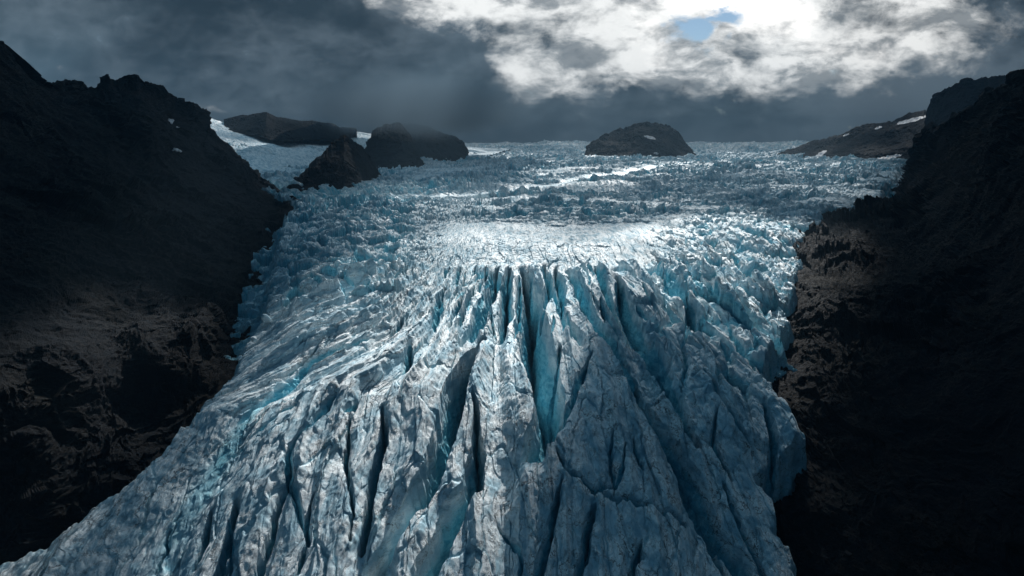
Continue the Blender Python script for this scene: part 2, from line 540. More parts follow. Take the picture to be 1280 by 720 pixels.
def crevasse(px_pts, w_px, depth, sharp=0.8, taper=(0.25, 1.0, 0.9, 0.3), blue=1.0):
    """a gash traced along points of the photograph, laid on the ice; w_px is its half-width in the photograph"""
    P = np.array([hit(*p) for p in px_pts])
    sc_ = np.array([(p[1] * CP - p[2] * SP) / 853.0 for p in P]).mean()
    w = w_px * sc_
    wid = (np.linspace(0, 1, len(taper)), np.array(taper) * w)
    m = 2.6 * w + 6
    y0, y1, x0, x1 = P[:, 1].min() - m, P[:, 1].max() + m, P[:, 0].min() - m, P[:, 0].max() + m
    r0, r1 = np.searchsorted(Yr, y0), np.searchsorted(Yr, y1)
    if r1 <= r0: return
    xs = X[r0:r1]
    c0 = max(0, int((xs < x0).sum(1).min()) - 1); c1 = min(NCOL, int((xs < x1).sum(1).max()) + 1)
    sl = (slice(r0, r1), slice(c0, c1))
    d = seg_dist(Xw[sl], Yw[sl], P, wid)
    v = np.clip(1 - d, 0, 1) ** sharp
    # broad sag of the lips
    sag = np.exp(-(d / 1.7) ** 2) * 0.10
    dp = depth * (v + sag)
    # walls step down in ledges
    H[sl] -= dp
    cut[sl] = np.maximum(cut[sl], np.minimum(1, v * 1.6) * blue)

# --- procedural long crevasses, splaying with the flow
def crev_field(seed, spacing, length, width, depth, mask, blue=1.0, jitter=0.3):
    global H, cut
    a = q / spacing + gn2(q / (spacing * 4), Yw / (length * 1.3), seed + 5) * 1.2
    k = np.floor(a)
    fr = a - k - 0.5
    ki = k.astype(np.int32)
    r = RND[hsh(ki, ki * 0 + seed, None, seed) & np.uint32(4095)]
    yy = Yw / length + r[..., 0] * 7
    j = np.floor(yy); fy = yy - j
    ji = j.astype(np.int32)
    r2 = RND[hsh(ki, ji, None, seed + 1) & np.uint32(4095)]
    on = (r2[..., 0] < 0.75)
    ly = np.maximum(np.sin(np.pi * np.clip((fy - 0.5) / (0.35 + 0.65 * r2[..., 1]) + 0.5, 0, 1)), 0)
    off = (r2[..., 2] - 0.5) * jitter
    d = np.abs(fr - off) * spacing
    w = width * (0.4 + 0.9 * r2[..., 3]) * np.sqrt(ly) + 1e-3
    v = np.clip(1 - d / w, 0, 1) ** 0.75 * on * mask * (ly > 0)
    H -= depth * (0.5 + 0.8 * r2[..., 1]) * v * np.sqrt(ly)
    cut = np.maximum(cut, np.minimum(1, v * 1.5) * blue)

m_center = ss(Y, 700, 610) if False else (1 - ss(Y, 600, 640))
sx = (X - (xl(Y) + xr(Y)) * 0.5) / ((xr(Y) - xl(Y)) * 0.5)       # -1 .. 1 across
plateau = np.exp(-(((X + 5) / 120) ** 4)) * ss(Y, 610, 650) * (1 - ss(Y, 860, 1000))
m_left = (1 - ss(sx, -0.62, -0.30)) * ss(Y, 430, 560)
m_right = ss(sx, 0.35, 0.6) * ss(Y, 330, 420)
m_up = ss(Y, 820, 1000)
BAND_px = [(400, 247), (480, 246), (560, 243), (640, 238), (700, 231), (780, 222), (850, 210), (905, 203)]
BD = np.array([hit(*p) for p in BAND_px])
bx_ = np.clip(X, BD[0, 0], BD[-1, 0])
band = np.exp(-((Y - np.interp(bx_, BD[:, 0], BD[:, 1]) - 14 * gn2(X / 60, Y / 60, 3)) / (0.035 * Y)) ** 2) * np.exp(-((X - bx_) / 60) ** 2)
smoothm = np.clip(plateau + band, 0, 1)

# centre fins
m_fins = (1 - ss(Y, 590, 625)) * ss(Y, 420, 500) * ss(X, -70, -20) * (1 - ss(X, 130, 175))
crev_field(101, 11.0, 190, 3.6, 22, m_fins)
crev_field(131, 7.0, 60, 2.0, 9, m_fins * 0.8)
m_lf = (1 - ss(Y, 520, 600)) * (1 - ss(X, -90, -40)) * ss(sx, -0.95, -0.7)
crev_field(151, 24.0, 75, 1.8, 10, m_lf * (Y < 460))
crev_field(161, 19.0, 90, 3.0, 12, ss(X, 90, 140) * (1 - ss(Y, 560, 700)) * (1 - ss(sx, .75, .9)))
print('fields', time.time() - T0)

# traced gashes (points of the photograph, half-width px, depth m)
CR = [
 ([(655, 334), (664, 370), (666, 405), (672, 440), (684, 490), (684, 535), (664, 578)], 21, 52, (.2, .5, .8, 1.0, 1.0, .6)),
 ([(623, 334), (619, 362), (602, 398), (590, 425), (575, 440)], 10, 30, (.25, .8, 1, 1, .4)),
 ([(603, 435), (585, 455), (572, 490), (562, 530), (545, 585), (525, 635), (498, 675), (465, 730)], 16, 50, (.3, .8, 1, .95, .75, .6)),
 ([(638, 336), (631, 370), (632, 403), (624, 433)], 9, 26, (.3, 1, 1, .4)),
 ([(591, 503), (600, 560), (590, 610), (565, 650), (550, 690), (530, 740)], 13, 34, (.2, .7, 1, 1, 1)),
 ([(577, 336), (572, 353)], 3.5, 12, (.4, 1, .5)), ([(560, 339), (557, 352)], 2.5, 9, (.4, 1, .5)), ([(596, 338), (590, 358)], 4, 13, (.4, 1, .5)),
 ([(608, 340), (606, 352), (600, 372)], 4, 12, (.4, 1, .5)),
 ([(555, 370), (547, 400), (541, 416)], 6, 16, (.4, 1, .7)),
 ([(580, 382), (572, 404)], 5, 10, (.4, 1, .5)),
 ([(503, 402), (486, 434)], 7, 14, (.3, 1, .6)), ([(511, 448), (507, 474)], 6, 14, (.5, 1, .5)),
 ([(516, 470), (540, 480), (556, 470)], 4, 8, (.4, 1, .5)),
 ([(680, 329), (687, 356), (684, 384), (680, 400)], 7, 24, (.4, 1, 1, .4)), ([(695, 330), (702, 370), (706, 388)], 7, 22, (.3, 1, .6)),
 ([(711, 340), (722, 367), (736, 400), (748, 420), (772, 445), (791, 481), (812, 515), (832, 549), (862, 595), (884, 656), (925, 700)], 13, 24, (.3, .8, .8, 1, 1, .8, 1, .9)),
 ([(772, 366), (777, 390), (799, 425), (816, 442), (835, 475), (850, 510), (872, 560)], 13, 22, (.3, .8, 1, 1, .8, .3)),
 ([(742, 336), (750, 360), (764, 392)], 7, 16, (.3, 1, .5)),
 ([(827, 335), (838, 367), (860, 387), (880, 420)], 9, 14, (.3, 1, .8, .3)),
 ([(700, 430), (690, 470), (696, 520)], 6, 12, (.3, 1, .4)),
 ([(740, 450), (722, 490), (700, 540)], 7, 10, (.2, 1, .6)),
 # left foreground
 ([(480, 522), (480, 562), (467, 628), (459, 668), (452, 700)], 8, 26, (.2, .7, 1, 1, .8)),
 ([(438, 535), (434, 582), (440, 640), (434, 700)], 5, 14, (.4, .8, .6, .3)),
 ([(365, 578), (357, 620), (346, 653), (328, 712), (322, 740)], 5, 18, (.3, .8, 1, 1)),
 ([(394, 628), (386, 653), (382, 687), (373, 730)], 3.5, 12, (.4, 1, 1, .9)),
 ([(294, 618), (294, 653), (282, 695), (270, 740)], 7, 18, (.5, 1, 1, 1)), ([(265, 618), (257, 662), (244, 700)], 5, 13, (.5, 1, .5)),
 ([(419, 512), (394, 546)], 6, 8, (.5, 1, .3)), ([(447, 515), (432, 532)], 5, 8, (.4, 1, .4)),
 ([(370, 600), (340, 660)], 3, 7, (.3, 1, .5)), ([(210, 636), (206, 662), (190, 690)], 4, 9, (.5, 1, .4)),
 ([(490, 420), (484, 440)], 5, 10, (.4, 1, .5)), ([(298, 515), (350, 480), (400, 445), (470, 425)], 8, 7, (.3, 1, .9, .3)),
 ([(280, 560), (330, 530), (390, 505)], 5, 4, (.3, 1, .3)), ([(430, 455), (455, 445), (480, 440)], 6, 5, (.3, 1, .3)),
 # dark slab at lower right
 ([(694, 570), (706, 601), (743, 622), (790, 640), (856, 668)], 4, 8, (.4, 1, .8, .6)),
 ([(703, 612), (694, 647), (682, 690), (668, 740)], 7, 15, (.3, .8, 1, 1)), ([(743, 640), (737, 683), (722, 740)], 7, 17, (.4, 1, 1)),
 ([(766, 550), (761, 585), (769, 616)], 3, 6, (.3, 1, .8)), ([(780, 570), (771, 612), (740, 626)], 3, 6, (.3, 1, .8)),
 ([(800, 690), (790, 740)], 5, 12, (.3, 1, 1)), ([(620, 640), (650, 690), (650, 740)], 4, 6, (.3, 1, .6)),
 ([(850, 590), (872, 650), (905, 720)], 6, 12, (.3, 1, .6)), ([(905, 600), (930, 660), (965, 730)], 6, 10, (.3, 1, .6)),
 # right flank folds
 ([(905, 400), (935, 440), (950, 470)], 5, 8, (.3, 1, .5)), ([(870, 430), (900, 470), (930, 500)], 5, 8, (.3, 1, .5)),
 ([(955, 500), (968, 545), (966, 580)], 7, 16, (.4, 1, .8)), ([(790, 560), (800, 600)], 4, 6, (.3, 1, .5)),
 ([(900, 520), (890, 560), (920, 600)], 4, 8, (.3, 1, .5)),
]
for pts, w, dpt, tp in CR:
    crevasse(pts, w, dpt, 0.85, tp)
print('crevasses', time.time() - T0)

# --- broken blocks
def blocks(sx_, sy_, amp, crack, mask, seed, blue=0.6, tilt=1.0, gapw=0.12):
    global H, cut
    h, g = cells2(q / sx_ + gn2(X / (sx_ * 2), Y / (sy_ * 2), seed) * 0.5, Yw / sy_ + gn2(X / (sx_ * 2) + 9, Y / (sy_ * 2), seed + 1) * 0.5, seed, tilt)
    ck = (1 - ss(g, 0.0, gapw * 2))
    H += (h * amp - ck * crack) * mask
    cut = np.maximum(cut, np.clip(ck * 1.3 + np.clip(-h - 0.45, 0, 1) * 0.8, 0, 1) * mask * blue)
vm = ss(fbm2(X / 300, Yw / 110, 4, 199), -.35, .35)
up = m_up * (1 - band) * (0.06 + 1.2 * vm)
blocks(26, 20, 7.0, 7, up * (1 - 0.4 * ss(Y, 2200, 3500)), 201)
blocks(11, 9, 2.8, 2.5, up, 211)
blocks(70, 50, 6, 10, ss(Y, 1900, 2600), 221)
blocks(21, 17, 6.0, 5.0, m_left, 231, 0.7, 1.3)
blocks(7.5, 10, 1.6, 1.2, m_left, 241, 0.4, 1.3)
rr = np.clip(m_right * (1 - m_up), 0, 1)
blocks(21, 40, 5.0, 5.5, rr, 251, 0.6, 1.3)
blocks(8, 16, 1.5, 1.2, rr, 261, 0.3, 1.3)
fg = 1 - ss(Y, 650, 800)
blocks(9, 55, 1.1, 0.8, fg, 271, 0.4, 1.4, 0.04)
blocks(3.0, 14.0, 0.32, 0.15, fg, 281, 0.0, 1.5, 0.05)
# ridges drawn along the flow
m_r = (1 - ss(Y, 585, 640)) * ss(sx, -1.0, -0.75) * (1 - 0.5 * ss(sx, .6, .95))
rA = 1 - 2 * np.abs(gn2(q / 32 + gn2(q / 70, Yw / 240, 351) * .5, Yw / 560, 352)) * 1.3
rB = 1 - 2 * np.abs(gn2(q / 12 + gn2(q / 34, Yw / 110, 353) * .5, Yw / 260, 354)) * 1.3
H += (rA * 9.0 + rB * 4.4 * (.4 + .6 * ss(X, -140, -40))) * m_r
cut = np.maximum(cut, np.clip(-rA * .5 - rB * .35 - .15, 0, .75) * m_r)
rg = fbm2a(q / 11, Yw / 130, 4, 301, 0.5, True)
H += rg * 2.6 * (1 - 0.75 * smoothm) * (1 + 0.6 * rr) * (1 - ss(Y, 1200, 2200))
rg2 = fbm2a(q / 3.0, Yw / 26, 3, 311, 0.55, True)
H += rg2 * 0.4 * (1 - ss(Y, 700, 1100))
H += fbm2(X / 5, Y / 5, 4, 321, 0.6) * 0.18 * (1 - 0.5 * smoothm)
# distant broken texture, crevasse bands across the flow, uneven skyline
H += (1 - 2 * np.abs(gn2(X / 260, (Yw + .25 * X) / 62, 361)) * 1.3) * 7.0 * ss(Y, 950, 1300) * (1 - ss(Y, 2600, 3600)) * (1 - band)
H += (fbm2(X / 900, Y / 1500, 3, 363) * 60 + fbm2(X / 250, Y / 500, 3, 365) * 14) * ss(Y, 2600, 5200)
H += fbm2(X / 60, Y / 45, 4, 331, 0.6, True) * 4.0 * ss(Y, 1300, 2500) * (1 - band)
# plateau: a scatter of narrow cracks
h_, g_ = cells2(q / 16, Yw / 9, 341)
H -= (1 - ss(g_, 0, 0.10)) * 1.0 * plateau

# edges: the ice ends in a broken cliff above the rock
jag = fbm2(X / 14, Y / 14, 4, 401) * 6 + fbm2(X / 40, Y / 40, 2, 405) * 5
dR = xr(Y) - X + jag; dL = X - xl(Y) + jag
nearf = 1 - ss(Y, 1000, 1500)
eh = 24 + 14 * (1 - ss(Y, 300, 500))
H -= eh * (1 - ss(dR, -6, 5)) * np.maximum(nearf, .35) + 5 * (1 - ss(dR, 0, 40)) * nearf
H -= (eh * (1 - ss(dL, -6, 8)) + 6 * (1 - ss(dL, 0, 45))) * nearf
edge = np.maximum(1 - ss(dR, -4, 14), 1 - ss(dL, -4, 14)) * nearf
cut = np.maximum(cut, edge * 0.5)
dirt_shade = np.clip(0.30 + 1.0 * ss(X, -30, 20) * (1 - ss(Y, 330, 400)) + 0.4 * fg * (1 - m_fins) + 0.5 * edge + 0.25 * fbm2(X / 60, Y / 60, 3, 411) - 0.5 * band - 0.35 * plateau, 0, 1)  # near right slab gets extra grit, which also paints in its shade
dirt_shade = dirt_shade * (1 - 0.8 * cut)
# the cut walls are broken sideways too, so they are not plain extrusions
jm = np.clip(cut * 1.5, 0, 1) * (1 - ss(Y, 800, 1200)) + .08
nrw = np.searchsorted(Yr, 1200)
xs_, ys_, zs_ = X[:nrw], Y[:nrw], H[:nrw].astype(f32)
jx = (gn3(xs_ / 5, ys_ / 5, zs_ / 7, 371) * 1.5 + gn3(xs_ / 1.9, ys_ / 1.9, zs_ / 2.6, 372) * .6) * jm[:nrw]
jy = (gn3(xs_ / 5 + 40, ys_ / 5, zs_ / 7, 373) * 1.5) * jm[:nrw]
X[:nrw] += jx; Y[:nrw] += jy
P = np.stack([X, Y, H.astype(f32)], -1)
o = grid_mesh('glacier', P, ICE, {'cut': cut, 'dirt_shade': dirt_shade, 'flow': q})
tag(o, 'cracked blue white glacier flowing down between dark rock walls', 'glacier', kind='structure')
print('ice done', time.time() - T0)
del P, h_, g_, rg, rg2

# ------------------------------------------------------------------ lofted rock masses
def proj(P):
    zc = P[..., 1] * CP - P[..., 2] * SP
    return 640 + P[..., 0] / zc * 853, 360 - (P[..., 1] * SP + P[..., 2] * CP) / zc * 853

def curve_pts(pts, nU):
    """pts: world points; resampled by their length in the picture plane direction (angular length)"""
    P = np.array(pts, float)
    px, py = proj(P)
    d = np.r_[0, np.cumsum(np.hypot(np.diff(px), np.diff(py)) + 1e-3)]
    return np.stack([np.interp(np.linspace(0, 1, nU) * d[-1], d, P[:, k]) for k in range(3)], -1)

def loft(curves, nU, vn):
    cs = [curve_pts(c, nU) for c in curves]
    out_ = []
    for i in range(len(cs) - 1):
        for t in np.linspace(0, 1, vn[i], endpoint=False):
            out_.append(cs[i] * (1 - t) + cs[i + 1] * t)
    out_.append(cs[-1])
    return np.array(out_)

def smooth_v(P, it, w=3):
    for _ in range(it):
        Q_ = P.copy()
        Q_[w:-w] = (P[:-2 * w] + P[2 * w:] + P[w:-w] * 2) / 4
        P = Q_
    return P

def normals(P):
    du = np.gradient(P, axis=1); dv = np.gradient(P, axis=0)
    nn = np.cross(du, dv)
    nn /= np.linalg.norm(nn, axis=-1, keepdims=True) + 1e-9
    return nn

def rough(P, amp, size, seed, facet=0.5, sgn=1, fade=None, crest=None):
    nn = normals(P) * sgn
    x, y, z = P[..., 0], P[..., 1], P[..., 2]
    w = fbm3(x / size, y / size, z / size, 3, seed) * size * 0.5
    # strata dip to the left, so relief is thin across the beds and long along them
    b_ = z * 0.9 + x * 0.35 + w * .3
    brk = ss(fbm3(x / (size * 2.2), y / (size * 2.2), z / (size * 2.2), 3, seed + 70), -.25, .45)      # craggy here, smooth debris there
    d = fbm3(x / (size * 3), y / (size * 3), z / (size * 5), 3, seed + 5, 0.5, True) * amp * 1.4
    gy_ = fbm3((x + w) / (size * .5), (y + w) / (size * .5), z / (size * 3.0), 4, seed + 60, 0.5, True)   # gullies running downhill
    d += gy_ * amp * 0.55
    d += fbm3((x + w) / size, (y + w) / size, b_ / (size * .6), 6, seed + 10, 0.55, True) * amp * (0.25 + 0.7 * brk)
    h, g = cells3((x + w) / (size * .45), (y + w * .5) / (size * .6), (b_ - w) / (size * .22), seed + 30)
    d += h * amp * facet * 0.55 * brk
    d += fbm3((x + w) / (size * .22), (y + w) / (size * .22), b_ / (size * .12), 4, seed + 80, .6, True) * amp * .30 * brk
    h, g = cells3((x + w * .8) / (size * .13), (y + w * .8) / (size * .2), (b_ + w * .3) / (size * .06), seed + 40)
    d += h * amp * facet * 0.13 * (.25 + brk)
    d += fbm3(x / (size * .05), y / (size * .05), b_ / (size * .03), 4, seed + 50, .6) * amp * 0.10
    d = d - d.mean()
    if fade is not None: d = d * fade
    return P + nn * d[..., None]

def pin_row(P_, row, curve, width):
    d_ = curve - P_[row]
    w_ = np.exp(-((np.arange(P_.shape[0]) - row) / width) ** 2)
    return P_ + w_[:, None, None] * d_[None]

def crest_jag(P_, row, amp, width, seed):
    """ragged teeth and notches along a skyline row of a loft"""
    L_ = np.cumsum(np.r_[0, np.linalg.norm(np.diff(P_[row], axis=0), axis=1)])
    j = fbm2(L_ / 46, L_ * 0 + .5, 5, seed, .62, True) * amp + np.abs(gn2(L_ / 13, L_ * 0, seed + 9)) * amp * .5
    j = j - j.mean()
    w_ = np.exp(-((np.arange(P_.shape[0]) - row) / width) ** 2)
    P_[..., 2] += w_[:, None] * j[None, :]
    return P_

# right valley wall
rfoot = [(p[0] - 14, p[1], p[2] - 38 + 26 * min(1, max(0, (p[1] - 430) / 150))) for p in RM[:-3]] + [(p[0] - 5, p[1], p[2] - 14) for p in RM[-3:]]
rfoot = [(rfoot[0][0] - 10, 150, -300)] + rfoot
rmid = [W(1500, 900, 150), W(1300, 740, 240), W(1240, 610, 285), W(1190, 500, 350), W(1165, 420, 440), W(1150, 345, 560), W(1130, 292, 740), W(1122, 262, 960), W(1126, 235, 1400), W(1136, 208, 2250)]
rhi = [W(1900, 650, 160), W(1560, 440, 260), W(1400, 330, 350), W(1290, 270, 460), W(1215, 240, 620), W(1185, 215, 820), W(1170, 205, 1000), W(1155, 200, 1350), W(1142, 200, 1800), W(1138, 205, 2280)]
rcrest = [W(2300, 200, 200), W(1800, 60, 300), W(1500, 10, 450), W(1380, 45, 620), W(1300, 84, 760), W(1280, 93, 800), W(1235, 118, 950), W(1205, 140, 1080), W(1190, 150, 1150), W(1165, 160, 1400), W(1150, 168, 1500), W(1145, 190, 1800), W(1139, 203, 2300)]
rback = [(x + 350, y + 250, z - 220) for x, y, z in rcrest]
nU = int(950 * Q)
RW = loft([rfoot, rmid, rhi, rcrest, rback], nU, [int(260 * Q), int(260 * Q), int(260 * Q), int(50 * Q)])
RW = smooth_v(RW, 6, max(2, int(9 * Q)))
RW = pin_row(RW, 3 * int(260 * Q), curve_pts(rcrest, nU) - np.array([0, 0, 24.]), 30 * Q)
RW = crest_jag(RW, int(780 * Q), 7, 26 * Q, 577)
dist = np.clip(RW[..., 1] / 500, .35, 2.5)
RW2 = rough(RW, 12.0, 60, 500, 1.1, -1, np.clip(dist, .6, 1.0))
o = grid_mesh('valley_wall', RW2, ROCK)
tag(o, 'steep near black rock wall closing the right side of the glacier', 'rock slope', kind='structure')
print('right wall', time.time() - T0)

# left valley wall
lfoot = [(LM[0][0] - 60, 150, -290)] + [(p[0] + 10, p[1], p[2] - 42) for p in LM[:-2]] + [(p[0] + 4, p[1], p[2] - 12) for p in LM[-2:]]
lmid = [W(-500, 900, 150), W(-250, 660, 240), W(-20, 520, 330), W(90, 440, 410), W(190, 375, 520), W(250, 330, 680), W(295, 297, 860), W(330, 268, 1000), W(360, 253, 1120)]
lhi = [W(-900, 600, 170), W(-500, 350, 280), W(-180, 260, 430), W(0, 230, 560), W(90, 215, 720), W(170, 200, 900), W(240, 205, 1080), W(300, 225, 1180), W(335, 245, 1180), W(362, 252, 1140)]
lcrest = [W(-1300, 200, 200), W(-600, 60, 400), W(-300, 10, 560), W(-100, 20, 720), W(0, 53, 850), W(25, 62, 880), W(48, 88, 920), W(75, 103, 980), W(110, 105, 1080), W(131, 112, 1130),
          W(138, 100, 1150), W(146, 101, 1160), W(152, 108, 1180), W(162, 101, 1200), W(178, 98, 1220), W(195, 106, 1260), W(214, 118, 1300), W(222, 130, 1330), W(245, 138, 1350), W(262, 146, 1400), W(250, 160, 1390), W(278, 180, 1400), W(300, 200, 1400), W(312, 214, 1380), W(330, 228, 1320), W(350, 243, 1250), W(368, 251, 1150)]
lback = [(x - 200, y + 350, z - 200) for x, y, z in lcrest]
LW = loft([lfoot, lmid, lhi, lcrest, lback], nU, [int(260 * Q), int(260 * Q), int(260 * Q), int(50 * Q)])
LW = smooth_v(LW, 6, max(2, int(9 * Q)))
LW = pin_row(LW, 3 * int(260 * Q), curve_pts(lcrest, nU) - np.array([0, 0, 11.]), 30 * Q)
LW = crest_jag(LW, int(780 * Q), 10, 26 * Q, 677)
# rounded bosses scraped by the ice
nn = normals(LW)
for bx_, by_, rad, hgt in ((30, 590, 44, 17), (200, 450, 60, 20), (90, 470, 50, 10), (255, 420, 32, 10)):
    px, py = proj(LW)
    g = np.exp(-(((px - bx_) / rad) ** 2 + ((py - by_) / (rad * .8)) ** 2) ** 1.5)
    g[int(530 * Q):] = 0
    LW = LW + nn * (g * hgt * .6)[..., None]; LW[..., 2] += g * hgt * 0.9
LW2 = rough(LW, 11.0, 60, 600, 1.1, 1, np.clip(LW[..., 1] / 500, .5, 1.05))
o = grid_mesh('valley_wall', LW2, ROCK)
tag(o, 'black mountain flank with jagged skyline along the left side of the glacier', 'rock slope', kind='structure')
print('left wall', time.time() - T0)

# ground sheet under everything
gs = np.zeros((2, 2, 3)); gs[0, 0] = (-30000, -4000, -420); gs[0, 1] = (30000, -4000, -420); gs[1, 0] = (-30000, 30000, -420); gs[1, 1] = (30000, 30000, -420)
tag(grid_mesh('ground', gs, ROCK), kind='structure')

# tributary ice field, upper left
near_ = [W(225, 262, 1300), W(300, 268, 1250), (LM[-1][0] + 20, 1160, -112), W(430, 250, 1330), W(480, 240, 1500), W(530, 225, 1800), W(590, 212, 2300)]
mid_ = [W(230, 205, 1800), W(320, 205, 1900), W(380, 215, 1900), W(440, 205, 2100), W(510, 200, 2500), W(560, 197, 2700), W(610, 195, 3000)]
far_ = [W(190, 120, 2500), W(262, 146, 2600), W(320, 160, 2800), W(400, 165, 3100), W(450, 162, 3300), W(520, 180, 3600), W(640, 186, 4800)]
bk_ = [(x - 100, y + 800, z - 150) for x, y, z in far_]
TR = loft([near_, mid_, far_, bk_], int(620 * Q), [int(200 * Q), int(160 * Q), int(20 * Q)])
TR = smooth_v(TR, 4, 6)
h1, g1 = cells2(TR[..., 0] / 30, TR[..., 1] / 26, 700)
h2, g2 = cells2(TR[..., 0] / 12, TR[..., 1] / 14, 710)
rgm = ss(fbm2(TR[..., 0] / 250, TR[..., 1] / 300, 2, 720), -.3, .5)
TR[..., 2] += (h1 * 2.4 - (1 - ss(g1, 0, .2)) * 4) * rgm + h2 * .5 + fbm2(TR[..., 0] / 90, TR[..., 1] / 160, 4, 730) * 8
o = grid_mesh('ice_field', TR, ICE, {'cut': np.clip((1 - ss(g1, 0, .2)) * .7 * rgm, 0, 1), 'dirt_shade': np.full(TR.shape[:2], .0), 'flow': TR[..., 0] + TR[..., 1] * .6})
tag(o, 'pale side glacier descending between dark peaks at upper left', 'glacier', kind='structure')

def massif(name, label, front, crest, depth_back, nU_, nV_, amp, size, seed, mat=FARROCK, facet=.7):
    front = [(x, y - 40, z - 0.012 * y - 12) for x, y, z in front]
    back = [(x * (y + depth_back) / y, y + depth_back, z - 0.9 * depth_back * .6) for x, y, z in crest]
    P_ = loft([front, crest, back], nU_, [nV_, max(8, nV_ // 3)])
    P_ = smooth_v(P_, 2, 3)
    fade = np.ones(P_.shape[:2])
    P_ = crest_jag(P_, nV_, amp * .9, nV_ * .16, seed + 77)
    P2 = rough(P_, amp * 1.0, size * .7, seed, facet, 1, fade)
    o_ = grid_mesh(name, P2, mat)
    tag(o_, label, 'mountain', kind='structure')
    return o_, P2

PK = {}
PK['pyr'] = massif('rock_peak', 'black pyramid shaped rock peak standing in the ice at upper left', [W(352, 254, 1290), W(400, 256, 1250), W(450, 256, 1260), W(480, 240, 1450), W(505, 228, 1650)],
    [W(354, 246, 1330), W(372, 222, 1380), W(392, 200, 1430), W(412, 180, 1480), W(430, 169, 1500), W(445, 177, 1540), W(458, 186, 1580), W(470, 205, 1620), W(476, 222, 1650), W(500, 232, 1700)], 300, 380, 240, 7, 60, 800)
PK['knob'] = massif('rock_peak', 'dark rock knob behind the pyramid peak with its top in low cloud', [W(448, 215, 1900), W(480, 222, 1850), W(505, 220, 1850), W(528, 205, 2000)],
    [W(455, 190, 2100), W(466, 162, 2200), W(480, 152, 2250), W(500, 153, 2250), W(514, 168, 2200), W(522, 190, 2100), W(529, 202, 2080)], 300, 260, 160, 8, 70, 820)
PK['knob2'] = massif('rock_peak', 'low rounded dark rock hump right of the knob under cloud', [W(508, 194, 2500), W(540, 200, 2450), W(575, 199, 2500), W(588, 190, 2600)],
    [W(500, 150, 2750), W(525, 155, 2750), W(548, 162, 2750), W(565, 168, 2750), W(577, 176, 2750), W(584, 188, 2700)], 400, 260, 130, 8, 80, 840)
PK['ridge'] = massif('rock_ridge', 'long dark serrated ridge crossing the head of the side glacier', [W(285, 148, 2500), W(320, 154, 2450), W(360, 163, 2400), W(385, 160, 2550), W(425, 162, 2650), W(440, 160, 2750)],
    [W(280, 149, 2600), W(300, 143, 2620), W(322, 141, 2620), W(334, 138, 2620), W(345, 145, 2650), W(372, 150, 2700), W(390, 149, 2750), W(410, 153, 2750), W(425, 158, 2800), W(446, 160, 2850)], 300, 360, 110, 5, 60, 860)
PK['nun'] = massif('rock_outcrop', 'dark domed rock outcrop rising alone from the far ice', [W(727, 197, 2950), W(780, 200, 2850), W(830, 200, 2850), W(876, 199, 2950)],
    [W(731, 192, 3150), W(734, 183, 3200), W(748, 172, 3250), W(765, 163, 3300), W(780, 162, 3300), W(793, 154, 3300), W(812, 152, 3300), W(830, 155, 3300), W(842, 160, 3300), (W(852, 170, 3300)), W(862, 182, 3250), W(872, 194, 3150)], 500, 420, 200, 9, 90, 880)
PK['rr'] = massif('mountain_ridge', 'dark far ridge with snow patches sloping down to the ice on the right', [W(965, 196, 3000), W(1020, 201, 2700), W(1080, 206, 2500), W(1130, 212, 2400), W(1180, 220, 2300)],
    [W(972, 190, 3500), W(1000, 181, 3400), W(1030, 172, 3300), W(1060, 163, 3250), W(1080, 154, 3200), W(1110, 149, 3150), W(1130, 143, 3100), W(1150, 136, 3050), W(1175, 130, 3000), W(1220, 120, 2950)], 600, 460, 220, 9, 90, 900)
PK['rt'] = massif('mountain_ridge', 'tall layered cliff block with painted haze behind the right valley wall', [W(1140, 206, 2300), W(1180, 230, 2000), W(1260, 240, 1800), W(1400, 260, 1600)],
    [W(1158, 160, 2400), W(1161, 134, 2350), W(1164, 121, 2300), W(1185, 108, 2250), W(1210, 99, 2200), W(1245, 94, 2150), W(1280, 88, 2100), W(1340, 70, 2000), W(1450, 50, 1900)], 500, 460, 260, 9, 80, 920, HAZYROCK)
PK['far'] = massif('distant_hill', 'faint low blue hill on the horizon beyond the ice', [W(820, 193, 7600), W(900, 193, 7400), W(1010, 193, 7400)],
    [W(825, 187, 8200), W(880, 185, 8200), W(930, 182, 8200), (W(960, 180, 8200)), W(1015, 183, 8200)], 800, 200, 60, 14, 240, 940)
print('peaks', time.time() - T0)

